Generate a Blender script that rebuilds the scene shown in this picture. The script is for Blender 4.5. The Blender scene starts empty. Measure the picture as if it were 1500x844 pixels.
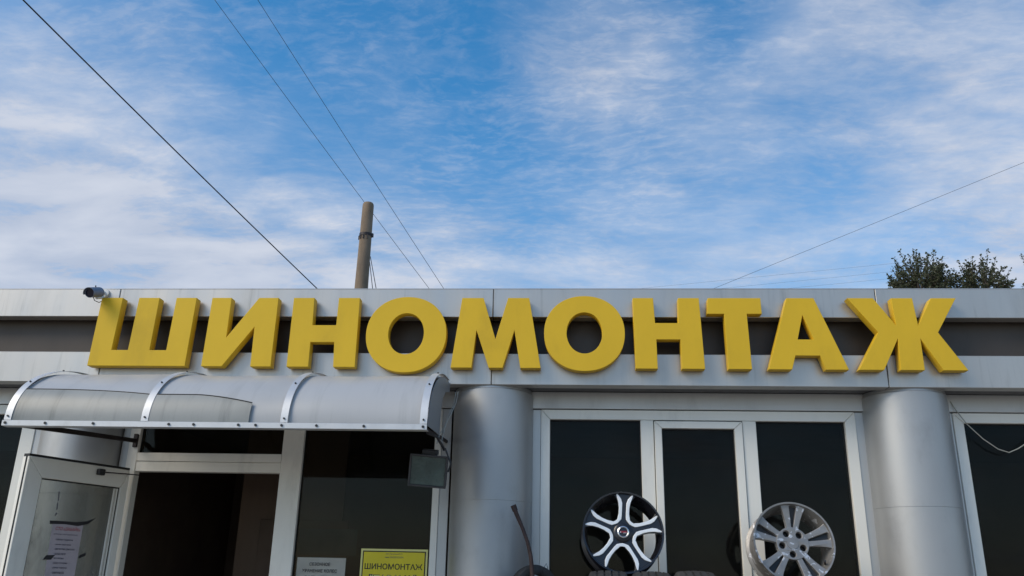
import bpy, bmesh, math, random
from mathutils import Vector, Matrix, noise as mnoise
random.seed(7)
sc = bpy.context.scene
COL = sc.collection
rad = math.radians
# ------------------------------------------------------------------ camera
F_PX, CAM = 1250.0, Vector((0.0, -5.6, 1.6))
PITCH, YAW, ROLL = 0.3340593, 0.06632569, 0.02151855
fwd = Vector((-math.sin(YAW)*math.cos(PITCH), math.cos(YAW)*math.cos(PITCH), math.sin(PITCH)))
r0 = Vector((math.cos(YAW), math.sin(YAW), 0)); u0 = r0.cross(fwd)
rgt = r0*math.cos(ROLL) + u0*math.sin(ROLL); upv = u0*math.cos(ROLL) - r0*math.sin(ROLL)
cd = bpy.data.cameras.new("camera"); cam = bpy.data.objects.new("camera", cd); COL.objects.link(cam)
cd.sensor_width = 36; cd.lens = 36*F_PX/1500; cd.clip_start = 0.05; cd.clip_end = 3000
cam.matrix_world = Matrix(((rgt.x, upv.x, -fwd.x, CAM.x), (rgt.y, upv.y, -fwd.y, CAM.y), (rgt.z, upv.z, -fwd.z, CAM.z), (0, 0, 0, 1)))
sc.camera = cam
def ray(u, v): return fwd + rgt*((u-750)/F_PX) - upv*((v-422)/F_PX)
def at(u, v, Y):                       # a point of the photograph on the upright plane Y (metres)
    d = ray(u, v); return CAM + d*((Y-CAM.y)/d.y)
def atz(u, v, z):
    d = ray(u, v); return CAM + d*((z-CAM.z)/d.z)
# ------------------------------------------------------------------ light
SUN_EL, SUN_AZ = 38.0, 236.0           # compass azimuth: 0 = +Y (into the picture), clockwise
sunv = Vector((math.sin(rad(SUN_AZ))*math.cos(rad(SUN_EL)), math.cos(rad(SUN_AZ))*math.cos(rad(SUN_EL)), math.sin(rad(SUN_EL))))
ld = bpy.data.lights.new("sun", 'SUN'); ld.energy = 1.5; ld.angle = rad(32); ld.color = (1, .88, .68)
lo = bpy.data.objects.new("sun", ld); COL.objects.link(lo)
lo.rotation_euler = sunv.to_track_quat('Z', 'Y').to_euler()
sc.view_settings.view_transform = 'Standard'; sc.view_settings.look = 'None'
sc.view_settings.exposure = 0.55; sc.view_settings.gamma = 1
class NT:
    def __init__(s, nt): s.nt = nt; s.l = nt.links
    def n(s, t, **k):
        o = s.nt.nodes.new(t)
        for a, b in k.items(): setattr(o, a, b)
        return o
    def put(s, sock, v):
        if hasattr(v, 'links') and hasattr(v, 'is_output'): s.l.new(v, sock)
        elif v is not None: sock.default_value = v
    def math(s, op, a, b=None, c=None, clamp=False):
        o = s.n('ShaderNodeMath', operation=op, use_clamp=clamp)
        for i, v in enumerate((a, b, c)):
            if v is not None: s.put(o.inputs[i], v)
        return o.outputs[0]
    def vmath(s, op, a, b=None):
        o = s.n('ShaderNodeVectorMath', operation=op); s.put(o.inputs[0], a)
        if b is not None: s.put(o.inputs[1], b)
        return o.outputs['Value'] if op in ('DISTANCE', 'DOT_PRODUCT', 'LENGTH') else o.outputs['Vector']
    def noise(s, vec, scale, detail=4, rough=.55, dist=0):
        o = s.n('ShaderNodeTexNoise'); s.put(o.inputs['Vector'], vec)
        o.inputs['Scale'].default_value = scale; o.inputs['Detail'].default_value = detail
        o.inputs['Roughness'].default_value = rough; o.inputs['Distortion'].default_value = dist
        return o.outputs[0]
    def ramp(s, v, a, b, lo=0., hi=1., interp='SMOOTHSTEP'):
        o = s.n('ShaderNodeMapRange', interpolation_type=interp); s.put(o.inputs['Value'], v)
        o.inputs['From Min'].default_value = a; o.inputs['From Max'].default_value = b
        o.inputs['To Min'].default_value = lo; o.inputs['To Max'].default_value = hi
        return o.outputs[0]
    def mix(s, f, a, b):
        o = s.n('ShaderNodeMix', data_type='RGBA'); s.put(o.inputs[0], f); s.put(o.inputs[6], a); s.put(o.inputs[7], b)
        return o.outputs[2]
    def scale(s, vec, v):
        o = s.n('ShaderNodeVectorMath', operation='MULTIPLY'); s.put(o.inputs[0], vec); o.inputs[1].default_value = v
        return o.outputs[0]
def c4(c): return (c[0], c[1], c[2], 1.0)
# sky with broken, veil-like cloud
w = bpy.data.worlds.new("World"); sc.world = w; w.use_nodes = True
N = NT(w.node_tree); w.node_tree.nodes.clear()
sky = N.n('ShaderNodeTexSky', sky_type='NISHITA'); sky.sun_disc = False
sky.sun_elevation = rad(SUN_EL); sky.sun_rotation = rad(SUN_AZ); sky.altitude = 100
sky.air_density = 1.0; sky.dust_density = 0.6; sky.ozone_density = 2.0
d = N.vmath('NORMALIZE', N.n('ShaderNodeTexCoord').outputs['Generated'])
sp = N.n('ShaderNodeSeparateXYZ'); N.l.new(d, sp.inputs[0])
zz = N.math('MAXIMUM', N.math('ADD', sp.outputs[2], .12), .03)
cx = N.math('DIVIDE', sp.outputs[0], zz); cy = N.math('DIVIDE', sp.outputs[1], zz)
cb = N.n('ShaderNodeCombineXYZ'); N.l.new(cx, cb.inputs[0]); N.l.new(cy, cb.inputs[1]); uv = cb.outputs[0]
warp = N.n('ShaderNodeTexNoise'); N.l.new(uv, warp.inputs['Vector']); warp.inputs['Scale'].default_value = 1.6; warp.inputs['Detail'].default_value = 5
wv = N.vmath('ADD', d, N.scale(N.vmath('SUBTRACT', warp.outputs['Color'], (.5, .5, .5)), (.22, .22, .22)))
BLOBS = [  # where the cloud banks stand: direction, angular radius, weight
    ((20, 330), .22, .85), ((150, 400), .26, .75), ((60, 215), .13, .40), ((330, 410), .20, .5), ((-200, 300), .3, .8),
    ((870, 75), .10, .95), ((1010, 190), .09, .34), ((1215, 75), .11, .85), ((1395, 185), .14, 1.0), ((1090, 215), .10, .42), ((1270, 195), .10, .35),
    ((1430, 40), .07, .45), ((1480, 330), .10, .35), ((1600, 250), .2, .5), ((520, 190), .10, .16), ((240, 60), .06, .22), ((960, 395), .22, .30), ((1200, 330), .10, .22), ((600, 400), .16, .42)]
acc = None
for (px, py), r, wt in BLOBS:
    c = ray(px, py).normalized()
    v = N.ramp(N.vmath('DISTANCE', wv, tuple(c)), r*1.25, 0.0, 0, wt*.86)
    acc = v if acc is None else N.math('SUBTRACT', N.math('ADD', acc, v), N.math('MULTIPLY', acc, v))
n_big = N.noise(uv, 1.1, 7, .6, .3)
n_str = N.noise(N.scale(uv, (.9, 1.4, 1)), 3.4, 6, .52, .3)
n_fin = N.noise(N.scale(uv, (1, 1.5, 1)), 13, 5, .7)
band = N.ramp(sp.outputs[2], .50, .29, 0, .34)
gen = N.ramp(n_big, .46, .76, 0, .30)
# away from the picture the cloud cover simply goes on at the same mean density
infr = N.ramp(N.vmath('DISTANCE', d, tuple(fwd)), .75, .55)
gen = N.math('MULTIPLY', gen, N.math('ADD', N.math('MULTIPLY', infr, -.85), 1.35))
dens = N.math('ADD', N.math('ADD', acc, gen), band)
wv2 = N.vmath('ADD', uv, N.scale(N.vmath('SUBTRACT', warp.outputs['Color'], (.5, .5, .5)), (.5, .5, .5)))
wv3 = N.vmath('ADD', uv, N.scale(N.vmath('SUBTRACT', warp.outputs['Color'], (.5, .5, .5)), (.22, .22, .22)))
n_rip = N.noise(N.scale(wv3, (1, 1.8, 1)), 26, 4, .6, .3)
n_wsp = N.noise(N.scale(wv3, (.85, 1.7, 1)), 6.0, 10, .70, .25)
tex = N.math('ADD', N.math('MULTIPLY', n_str, 1.15), N.math('ADD', N.math('MULTIPLY', n_wsp, .50), N.math('ADD', N.math('MULTIPLY', n_fin, .18), N.math('MULTIPLY', n_rip, .20))))
tex = N.ramp(tex, .62, 1.34, .22, 1.40, 'LINEAR')
dens = N.math('MULTIPLY', dens, tex)
rip = N.math('MULTIPLY', N.ramp(n_big, .35, .62), N.ramp(n_rip, .40, .72, 0, .22))
dens = N.math('ADD', dens, N.math('ADD', rip, N.ramp(n_wsp, .45, .75, 0, .15)))
dens = N.math('ADD', dens, N.ramp(sp.outputs[2], .45, .30, 0, .20))
dens = N.math('MULTIPLY', dens, .90, clamp=True)
dens = N.math('MINIMUM', dens, .93)
SKY_STR = 0.122
cloud = N.mix(N.ramp(n_str, .3, .7), (2.65, 3.0, 3.75, 1), (3.7, 3.9, 4.4, 1))
hs = N.n('ShaderNodeHueSaturation'); hs.inputs['Saturation'].default_value = 1.36; hs.inputs['Hue'].default_value = .493; hs.inputs['Value'].default_value = 1.09; N.l.new(sky.outputs[0], hs.inputs['Color'])
col = N.mix(dens, hs.outputs[0], cloud)
bg = N.n('ShaderNodeBackground'); N.l.new(col, bg.inputs[0]); bg.inputs[1].default_value = SKY_STR
N.l.new(bg.outputs[0], N.n('ShaderNodeOutputWorld').inputs[0])
# ------------------------------------------------------------------ materials
def mat(name, base, rough=.5, metal=0., var=.12, vscale=6., stretch=(1, 1, 1), dirt=None, dirt_scale=3., dirt_amt=.5, bump=0., bscale=60., spec=.5, coat=0.):
    m = bpy.data.materials.new(name); m.use_nodes = True; m.node_tree.nodes.clear(); n = NT(m.node_tree)
    geo = n.n('ShaderNodeNewGeometry').outputs['Position']
    p = n.scale(geo, stretch)
    b = n.n('ShaderNodeBsdfPrincipled'); out = n.n('ShaderNodeOutputMaterial'); n.l.new(b.outputs[0], out.inputs[0])
    v = n.ramp(n.noise(p, vscale, 6, .6), .3, .7, 1-var, 1+var, 'LINEAR')
    hs = n.n('ShaderNodeVectorMath', operation='SCALE'); hs.inputs[0].default_value = base; n.l.new(v, hs.inputs['Scale'])
    c = hs.outputs[0]
    if dirt:
        f = n.ramp(n.noise(p, dirt_scale, 8, .68), .5, .78, 0, dirt_amt)
        c = n.mix(f, c, c4(dirt))
    n.l.new(c, b.inputs['Base Color'])
    b.inputs['Metallic'].default_value = metal; b.inputs['Specular IOR Level'].default_value = spec
    n.l.new(n.ramp(n.noise(p, vscale*2.3, 5, .6), .3, .7, max(.03, rough-.07), min(1, rough+.07), 'LINEAR'), b.inputs['Roughness'])
    b.inputs['Coat Weight'].default_value = coat
    if bump:
        bp = n.n('ShaderNodeBump'); bp.inputs['Strength'].default_value = bump; bp.inputs['Distance'].default_value = .004
        n.l.new(n.noise(p, bscale, 5, .6), bp.inputs['Height']); n.l.new(bp.outputs[0], b.inputs['Normal'])
    return m
M = {}
M['acp'] = mat('composite_panel', (.515, .49, .458), .38, .68, .05, 2.2, (1, 1, .18), (.33, .32, .30), 5.5, .45, bump=.10, bscale=3)
n = NT(M['acp'].node_tree); b = next(x for x in M['acp'].node_tree.nodes if x.type == 'BSDF_PRINCIPLED'); src = b.inputs['Base Color'].links[0].from_socket
gp = n.n('ShaderNodeNewGeometry').outputs['Position']
f = n.math('MULTIPLY', n.ramp(n.noise(n.scale(gp, (1, 1, .05)), 26, 5, .62), .52, .74, 0, .42), n.ramp(n.noise(gp, 2.1, 4, .6), .36, .62))
n.l.new(n.mix(f, src, (.24, .23, .21, 1)), b.inputs['Base Color'])
M['acp_dim'] = mat('header_panel', (.58, .57, .55), .45, .4, .05, 2.2, (1, 1, .3), (.28, .28, .28), 4, .4)
M['recess'] = mat('recess_sheet', (.062, .047, .036), .42, .2, .25, 1.6, (1, 1, .6), (.075, .06, .05), 2.2, .6)
M['yellow'] = mat('yellow_letter', (.72, .46, .028), .45, 0., .05, 3, (1, 1, .5), (.46, .29, .03), 2.6, .42, bump=.05, bscale=5, spec=.22)
M['pvc'] = mat('white_pvc', (.85, .82, .74), .38, 0., .03, 3, (1, 1, .3), (.42, .40, .36), 5, .35)
M['strip'] = mat('grey_aluminium', (.50, .50, .49), .42, .4, .05, 4, (1, 1, .2))
M['column'] = mat('column_cladding', (.42, .425, .425), .47, .56, .05, 1.6, (1, 1, .5), (.27, .265, .26), 4.2, .45, bump=.07, bscale=2.6)
M['soffit'] = mat('dark_soffit', (.12, .12, .125), .6, .1)
M['poly'] = None
M['rail'] = mat('bare_aluminium', (.60, .61, .62), .52, .5, .06, 8, (1, 1, 1), (.42, .42, .42), 12, .4)
M['dark'] = mat('dark_brown_steel', (.030, .022, .022), .55, .2, .2, 20)
M['black'] = mat('black_plastic', (.018, .018, .020), .45, 0, .15, 20)
M['rubber'] = mat('old_rubber', (.040, .039, .038), .72, 0, .25, 14, dirt=(.085, .08, .072), dirt_scale=9, dirt_amt=.55, bump=.3, bscale=90)
M['concrete'] = mat('pole_concrete', (.225, .17, .122), .9, 0, .22, 7, (1, 1, .35), (.10, .085, .07), 2.5, .6, bump=.5, bscale=28, spec=.2)
M['wire'] = mat('wire_black', (.012, .012, .016), .6)
M['cable'] = mat('pale_cable', (.42, .41, .36), .6)
M['rust'] = mat('rusty_iron', (.062, .036, .030), .75, .2, .3, 22, dirt=(.11, .055, .035), dirt_scale=16, dirt_amt=.6, bump=.4, bscale=70)
M['asphalt'] = mat('asphalt', (.31, .27, .22), .9, 0, .25, 1.4, dirt=(.20, .18, .155), dirt_scale=.5, dirt_amt=.5, bump=.5, bscale=50)
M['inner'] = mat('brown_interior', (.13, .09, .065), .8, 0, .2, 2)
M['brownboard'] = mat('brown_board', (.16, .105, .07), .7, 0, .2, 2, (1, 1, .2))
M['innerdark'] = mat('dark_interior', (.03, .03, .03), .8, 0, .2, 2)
M['render'] = mat('grey_wall', (.32, .32, .31), .85, 0, .12, 3, bump=.2)
M['roof'] = mat('roof_felt', (.05, .05, .05), .9)
M['gasket'] = mat('black_gasket', (.012, .012, .012), .6)
M['paper'] = mat('white_paper', (.80, .78, .70), .8, 0, .05, 9, dirt=(.6, .58, .52), dirt_scale=12, dirt_amt=.35)
M['poster'] = mat('faded_poster', (.48, .42, .45), .7, 0, .05, 12, dirt=(.30, .27, .29), dirt_scale=14, dirt_amt=.4)
M['ysheet'] = mat('yellow_plate', (.76, .62, .015), .5, 0, .05, 8)
M['yedge'] = mat('pale_yellow_plate', (.80, .76, .28), .5, 0, .05, 8)
M['ink'] = mat('black_ink', (.02, .02, .025), .7)
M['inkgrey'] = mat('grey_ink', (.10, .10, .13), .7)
M['inkred'] = mat('red_ink', (.42, .06, .07), .7)
M['tape'] = mat('black_tape', (.022, .020, .024), .5)
M['rimblack'] = mat('black_wheel_paint', (.012, .012, .017), .30, 0, .1, 8, coat=.1)
M['rimcut'] = mat('machined_aluminium', (.86, .86, .85), .42, .25, .05, 14)
M['chrome'] = mat('chrome_ring', (.75, .76, .78), .25, .9, .05, 14)
M['badge'] = mat('red_badge', (.25, .02, .03), .4)
M['whitebody'] = mat('white_plastic', (.72, .72, .70), .45)
M['greybody'] = mat('grey_camera_paint', (.17, .18, .22), .45, .2, .08, 20)
M['lensglass'] = mat('camera_window', (.02, .016, .03), .12)
M['lampglass'] = mat('lamp_glass', (.062, .088, .078), .28, 0, .35, 9, dirt=(.14, .16, .13), dirt_scale=7, dirt_amt=.55)
M['lampbody'] = mat('lamp_body', (.05, .048, .05), .55, .1, .2, 15)
M['bark'] = mat('bark', (.075, .06, .048), .9, 0, .3, 12)
M['sheet'] = mat('grey_film', (.12, .125, .12), .5, 0, .3, 7, spec=.3)
M['plank'] = mat('grey_plank', (.16, .14, .12), .85, 0, .2, 6, (1, 6, 6))
# scuffed silver alloy
m = mat('worn_alloy', (.27, .26, .25), .44, .5, .15, 12, (1, 1, 1), (.16, .145, .13), 9, .6); n = NT(m.node_tree)
b = next(x for x in m.node_tree.nodes if x.type == 'BSDF_PRINCIPLED'); src = b.inputs['Base Color'].links[0].from_socket
f = n.ramp(n.noise(n.n('ShaderNodeNewGeometry').outputs['Position'], 24, 4, .55, .5), .600, .625, 0, .9)
n.l.new(n.mix(f, src, (.62, .62, .64, 1)), b.inputs['Base Color']); M['alloy'] = m
# glass: clear, thin reflection
def glass(name, tint, ior=1.33, rough=.02, film=.0):
    m = bpy.data.materials.new(name); m.use_nodes = True; m.node_tree.nodes.clear(); n = NT(m.node_tree)
    fr = n.n('ShaderNodeFresnel'); fr.inputs[0].default_value = ior
    tr = n.n('ShaderNodeBsdfTransparent'); tr.inputs[0].default_value = c4(tint)
    gl = n.n('ShaderNodeBsdfGlossy'); gl.inputs['Roughness'].default_value = rough; gl.inputs[0].default_value = (.86, .84, .80, 1)
    mx = n.n('ShaderNodeMixShader'); n.l.new(fr.outputs[0], mx.inputs[0]); n.l.new(tr.outputs[0], mx.inputs[1]); n.l.new(gl.outputs[0], mx.inputs[2])
    df = n.n('ShaderNodeBsdfDiffuse'); df.inputs[0].default_value = (.30, .29, .27, 1)
    geo = n.n('ShaderNodeNewGeometry').outputs['Position']
    dm = n.ramp(n.noise(n.scale(geo, (1, 1, .5)), 2.6, 8, .7), .42, .85, film*.35, film*2.2)
    m2 = n.n('ShaderNodeMixShader'); n.l.new(dm, m2.inputs[0]); n.l.new(mx.outputs[0], m2.inputs[1]); n.l.new(df.outputs[0], m2.inputs[2])
    n.l.new(m2.outputs[0], n.n('ShaderNodeOutputMaterial').inputs[0]); return m
M['glass'] = glass('window_glass', (.60, .64, .66), 1.22, .03, .012)
M['doorglass'] = glass('door_glass', (.74, .76, .74), 1.33, .04, .52)
M['glass2'] = glass('entrance_glass', (.58, .57, .52), 1.24, .03, .010)
def polycarb(name, base, trans, dirt_amt):
    m = bpy.data.materials.new(name); m.use_nodes = True; m.node_tree.nodes.clear(); n = NT(m.node_tree)
    geo = n.n('ShaderNodeNewGeometry').outputs['Position']
    st = n.noise(n.scale(geo, (1, .10, .10)), 14, 6, .65); bl = n.noise(geo, 1.7, 6, .6)
    f = n.math('ADD', n.ramp(st, .48, .75, 0, dirt_amt), n.ramp(bl, .5, .75, 0, dirt_amt*.6))
    c = n.mix(f, c4(base), (base[0]*.55, base[1]*.57, base[2]*.56, 1))
    b = n.n('ShaderNodeBsdfPrincipled'); n.l.new(c, b.inputs['Base Color']); b.inputs['Roughness'].default_value = .38
    t = n.n('ShaderNodeBsdfTranslucent'); n.l.new(c, t.inputs[0])
    mx = n.n('ShaderNodeMixShader'); mx.inputs[0].default_value = trans
    n.l.new(b.outputs[0], mx.inputs[1]); n.l.new(t.outputs[0], mx.inputs[2]); n.l.new(mx.outputs[0], n.n('ShaderNodeOutputMaterial').inputs[0]); return m
M['poly'] = polycarb('milky_polycarbonate', (.53, .53, .53), .16, .28)
M['poly2'] = polycarb('stained_polycarbonate', (.37, .375, .355), .16, .65)
M['polyend'] = polycarb('smoky_polycarbonate', (.30, .31, .32), .2, .2)
def leafmat(name, a, b2):
    m = bpy.data.materials.new(name); m.use_nodes = True; m.node_tree.nodes.clear(); n = NT(m.node_tree)
    geo = n.n('ShaderNodeNewGeometry'); f = n.ramp(n.noise(geo.outputs['Position'], 5, 3, .6), .35, .65)
    c = n.mix(f, c4(a), c4(b2)); c2 = n.mix(n.math('MULTIPLY', geo.outputs['Random Per Island'], .5), c, (.09, .06, .035, 1))
    b = n.n('ShaderNodeBsdfPrincipled'); n.l.new(c2, b.inputs['Base Color']); b.inputs['Roughness'].default_value = .55
    t = n.n('ShaderNodeBsdfTranslucent'); n.l.new(c2, t.inputs[0])
    mx = n.n('ShaderNodeMixShader'); mx.inputs[0].default_value = .25
    n.l.new(b.outputs[0], mx.inputs[1]); n.l.new(t.outputs[0], mx.inputs[2]); n.l.new(mx.outputs[0], n.n('ShaderNodeOutputMaterial').inputs[0]); return m
M['leaf'] = leafmat('foliage', (.060, .082, .036), (.092, .108, .052))
# ------------------------------------------------------------------ builders
def wloc(o):
    v = Vector(o.location)
    while o.parent: o = o.parent; v = v + Vector(o.location)
    return v
def link(name, me, m, parent=None, local=False, smooth=None, bevel=0.):
    o = bpy.data.objects.new(name, me); COL.objects.link(o)
    if m is not None:
        me.materials.clear(); me.materials.append(M[m] if isinstance(m, str) else m)
    if parent:
        if not local: me.transform(Matrix.Translation(-wloc(parent)))
        o.parent = parent
    if smooth is not None:
        for p in me.polygons: p.use_smooth = True
        if smooth < 180: me.set_sharp_from_angle(angle=rad(smooth))
    if bevel:
        b = o.modifiers.new("bevel", 'BEVEL'); b.width = bevel; b.segments = 1; b.limit_method = 'ANGLE'; b.angle_limit = rad(40)
    return o
def mesh(bm, recalc=True):
    if recalc: bmesh.ops.recalc_face_normals(bm, faces=bm.faces)
    me = bpy.data.meshes.new("mesh"); bm.to_mesh(me); bm.free(); return me
def box(bm, x0, x1, y0, y1, z0, z1):
    vs = [bm.verts.new((x, y, z)) for x in (x0, x1) for y in (y0, y1) for z in (z0, z1)]
    for f in ((0, 1, 3, 2), (4, 6, 7, 5), (0, 4, 5, 1), (2, 3, 7, 6), (0, 2, 6, 4), (1, 5, 7, 3)): bm.faces.new([vs[i] for i in f])
def prism(bm, pts, dvec):             # closed polygon (3D points) swept by dvec
    a = [bm.verts.new(p) for p in pts]; b = [bm.verts.new(Vector(p)+Vector(dvec)) for p in pts]
    bm.faces.new(a); bm.faces.new(b[::-1]); k = len(a)
    for i in range(k): bm.faces.new((a[i], b[i], b[(i+1) % k], a[(i+1) % k]))
def tube(bm, pts, r, seg=8):
    pts = [Vector(p) for p in pts]; rings = []; up = None
    for i, p in enumerate(pts):
        t = (pts[min(i+1, len(pts)-1)] - pts[max(i-1, 0)]).normalized()
        if up is None: up = t.orthogonal().normalized()
        else: up = (up - t*up.dot(t)).normalized()
        s = t.cross(up); rr = r[i] if isinstance(r, (list, tuple)) else r
        rings.append([bm.verts.new(p + (up*math.cos(a)+s*math.sin(a))*rr) for a in [2*math.pi*k/seg for k in range(seg)]])
    for A, B in zip(rings, rings[1:]):
        for k in range(seg): bm.faces.new((A[k], A[(k+1) % seg], B[(k+1) % seg], B[k]))
    bm.faces.new(rings[0][::-1]); bm.faces.new(rings[-1])
def lathe(bm, prof, seg, axis='Z', closed=False, phase=0., rmod=None):
    rings = []
    for i, (r, h) in enumerate(prof):
        ring = []
        for k in range(seg):
            a = 2*math.pi*k/seg + phase; rr = r + (rmod(i, k) if rmod else 0)
            c, s = rr*math.cos(a), rr*math.sin(a)
            ring.append(bm.verts.new((c, s, h) if axis == 'Z' else (c, h, s) if axis == 'Y' else (h, c, s)))
        rings.append(ring)
    m_ = len(rings)
    for i in range(m_ if closed else m_-1):
        A, B = rings[i], rings[(i+1) % m_]
        for k in range(seg): bm.faces.new((A[k], A[(k+1) % seg], B[(k+1) % seg], B[k]))
    return rings
def cyl(bm, p0, p1, r, seg=16): tube(bm, [p0, p1], r, seg)
def tag(o, label, cat, group=None):
    o['label'] = label; o['category'] = cat
    if group: o['group'] = group
    return o
def empty(name, loc, label, cat, group=None):
    o = bpy.data.objects.new(name, None); COL.objects.link(o); o.location = loc; o.empty_display_size = .1
    return tag(o, label, cat, group)
def struct(o): o['kind'] = 'structure'; return o
def shape2d(loops, depth, bev=.0, res=1):    # 2D outline with holes -> solid mesh in XZ, front face at y=0 going back to +depth
    cu = bpy.data.curves.new("outline", 'CURVE'); cu.dimensions = '2D'; cu.fill_mode = 'BOTH'
    cu.extrude = depth/2 - bev; cu.bevel_depth = bev; cu.bevel_resolution = res; cu.offset = -bev
    for lp in loops:
        s = cu.splines.new('POLY'); s.points.add(len(lp)-1); s.use_cyclic_u = True
        for p, q in zip(s.points, lp): p.co = (q[0], q[1], 0, 1)
    o = bpy.data.objects.new("outline", cu); COL.objects.link(o)
    dg = bpy.context.evaluated_depsgraph_get(); me = bpy.data.meshes.new_from_object(o.evaluated_get(dg))
    bpy.data.objects.remove(o); bpy.data.curves.remove(cu)
    me.transform(Matrix(((1, 0, 0, 0), (0, 0, -1, depth/2), (0, 1, 0, 0), (0, 0, 0, 1))))
    return me
def text(s, h, bold=0., width=None, align='CENTER', outline=False, italic=0.):
    cu = bpy.data.curves.new("lettering", 'FONT'); cu.body = s; cu.align_x = align; cu.size = 1; cu.offset = bold; cu.shear = italic
    cu.resolution_u = 3
    o = bpy.data.objects.new("lettering", cu); COL.objects.link(o)
    dg = bpy.context.evaluated_depsgraph_get(); dg.update(); me = bpy.data.meshes.new_from_object(o.evaluated_get(dg))
    bpy.data.objects.remove(o); bpy.data.curves.remove(cu)
    zs = [v.co.y for v in me.vertices] or [0, 1]; xs = [v.co.x for v in me.vertices] or [0, 1]
    k = h/(max(zs)-min(zs)); kx = k if width is None else width/(max(xs)-min(xs))
    ox = (max(xs)+min(xs))/2 if align == 'CENTER' else min(xs)
    for v in me.vertices: v.co = ((v.co.x-ox)*kx, 0, (v.co.y-min(zs))*k)
    return me
# ------------------------------------------------------------------ ground
bm = bmesh.new()
R_ = [0, 4, 9, 20, 60, 200, 900]
prev = None
for i, r in enumerate(R_):
    if r == 0: ring = [bm.verts.new((0, 0, 0))]
    else: ring = [bm.verts.new((r*math.cos(2*math.pi*k/48), r*math.sin(2*math.pi*k/48), 0)) for k in range(48)]
    if prev:
        for k in range(48):
            if len(prev) == 1: bm.faces.new((prev[0], ring[k], ring[(k+1) % 48]))
            else: bm.faces.new((prev[k], ring[k], ring[(k+1) % 48], prev[(k+1) % 48]))
    prev = ring
struct(link("ground", mesh(bm), 'asphalt'))
# ------------------------------------------------------------------ the shop building
BX0, BX1 = -6.3, 5.2
ZT, ZUB, ZLT, ZB = 3.54, 3.336, 3.077, 2.862
shop = empty("tyre_shop", (-.5, .3, 0), "low tyre workshop with white fascia, grey round columns and dark shop windows", "building")
# fascia panels: two rows of composite cassettes with open joints
def cassette(x0, x1, z0, z1):
    bm = bmesh.new(); box(bm, x0+.0022, x1-.0022, 0, .10, z0, z1); return link("fascia_panel", mesh(bm), 'acp', shop, bevel=.003)
for a, b in ((BX0, -3.179), (-3.179, -.5), (-.5, 2.089), (2.089, BX1)): cassette(a, b, ZUB, ZT)
for a, b in ((BX0, -3.229), (-3.229, -.498), (-.498, 2.106), (2.106, BX1)): cassette(a, b, ZB, ZLT)
for x, z0, z1 in [(x, ZUB+.002, ZT-.001) for x in (-3.179, -.5, 2.089)] + [(x, ZB+.002, ZLT-.002) for x in (-3.229, -.498, 2.106)]:
    bm = bmesh.new(); box(bm, x-.004, x+.004, .0025, .134, z0, z1); link("joint_seal", mesh(bm), 'gasket', shop)
bm = bmesh.new(); box(bm, BX0, BX1, .135, .15, ZB+.05, ZT-.001); link("fascia_recess", mesh(bm), 'recess', shop)
bm = bmesh.new()
box(bm, BX0, BX1, .002, .16, ZT-.0005, ZT+.006); link("parapet_cap", mesh(bm), 'acp', shop, bevel=.002)
bm = bmesh.new(); box(bm, BX0, BX1, .005, .26, ZB+.012, ZB+.03); link("soffit", mesh(bm), 'soffit', shop)
bm = bmesh.new(); box(bm, BX0, BX1, .16, 6.2, 3.30, 3.40); link("roof", mesh(bm), 'roof', shop)
bm = bmesh.new(); box(bm, BX0, BX0+.25, .5, 6.0, 0, 3.295); box(bm, BX1-.25, BX1, .5, 6.0, 0, 3.295); box(bm, BX0, BX1, 6.0, 6.2, 0, 3.295); link("wall", mesh(bm), 'render', shop)
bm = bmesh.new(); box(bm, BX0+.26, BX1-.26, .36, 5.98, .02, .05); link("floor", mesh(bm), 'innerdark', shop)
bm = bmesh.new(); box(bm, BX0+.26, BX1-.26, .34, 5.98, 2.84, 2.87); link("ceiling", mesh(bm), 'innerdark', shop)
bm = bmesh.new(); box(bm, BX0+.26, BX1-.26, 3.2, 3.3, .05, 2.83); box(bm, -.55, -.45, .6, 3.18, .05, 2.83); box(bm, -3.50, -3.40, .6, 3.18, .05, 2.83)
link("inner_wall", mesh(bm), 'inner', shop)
bm = bmesh.new(); box(bm, -2.62, -1.78, 1.35, 1.39, .05, 2.83); link("partition", mesh(bm), 'brownboard', shop)
bm = bmesh.new(); box(bm, -2.44, -1.72, 1.33, 1.347, .05, 2.05); link("inner_door", mesh(bm), 'inner', shop, bevel=.004)
# columns
CX = [-6.03, -3.41, -.50, 2.285, 4.95]
for x in CX:
    bm = bmesh.new()
    rings = lathe(bm, [(.290, 0), (.290, .12), (.276, .13), (.276, 2.108), (.2735, 2.1085), (.2735, 2.1115), (.276, 2.112), (.276, 2.84), (.270, 2.846), (.268, 2.868)], 96)
    bmesh.ops.translate(bm, verts=bm.verts, vec=(x, .28, 0))
    link("column", mesh(bm), 'column', shop, smooth=30)
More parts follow.
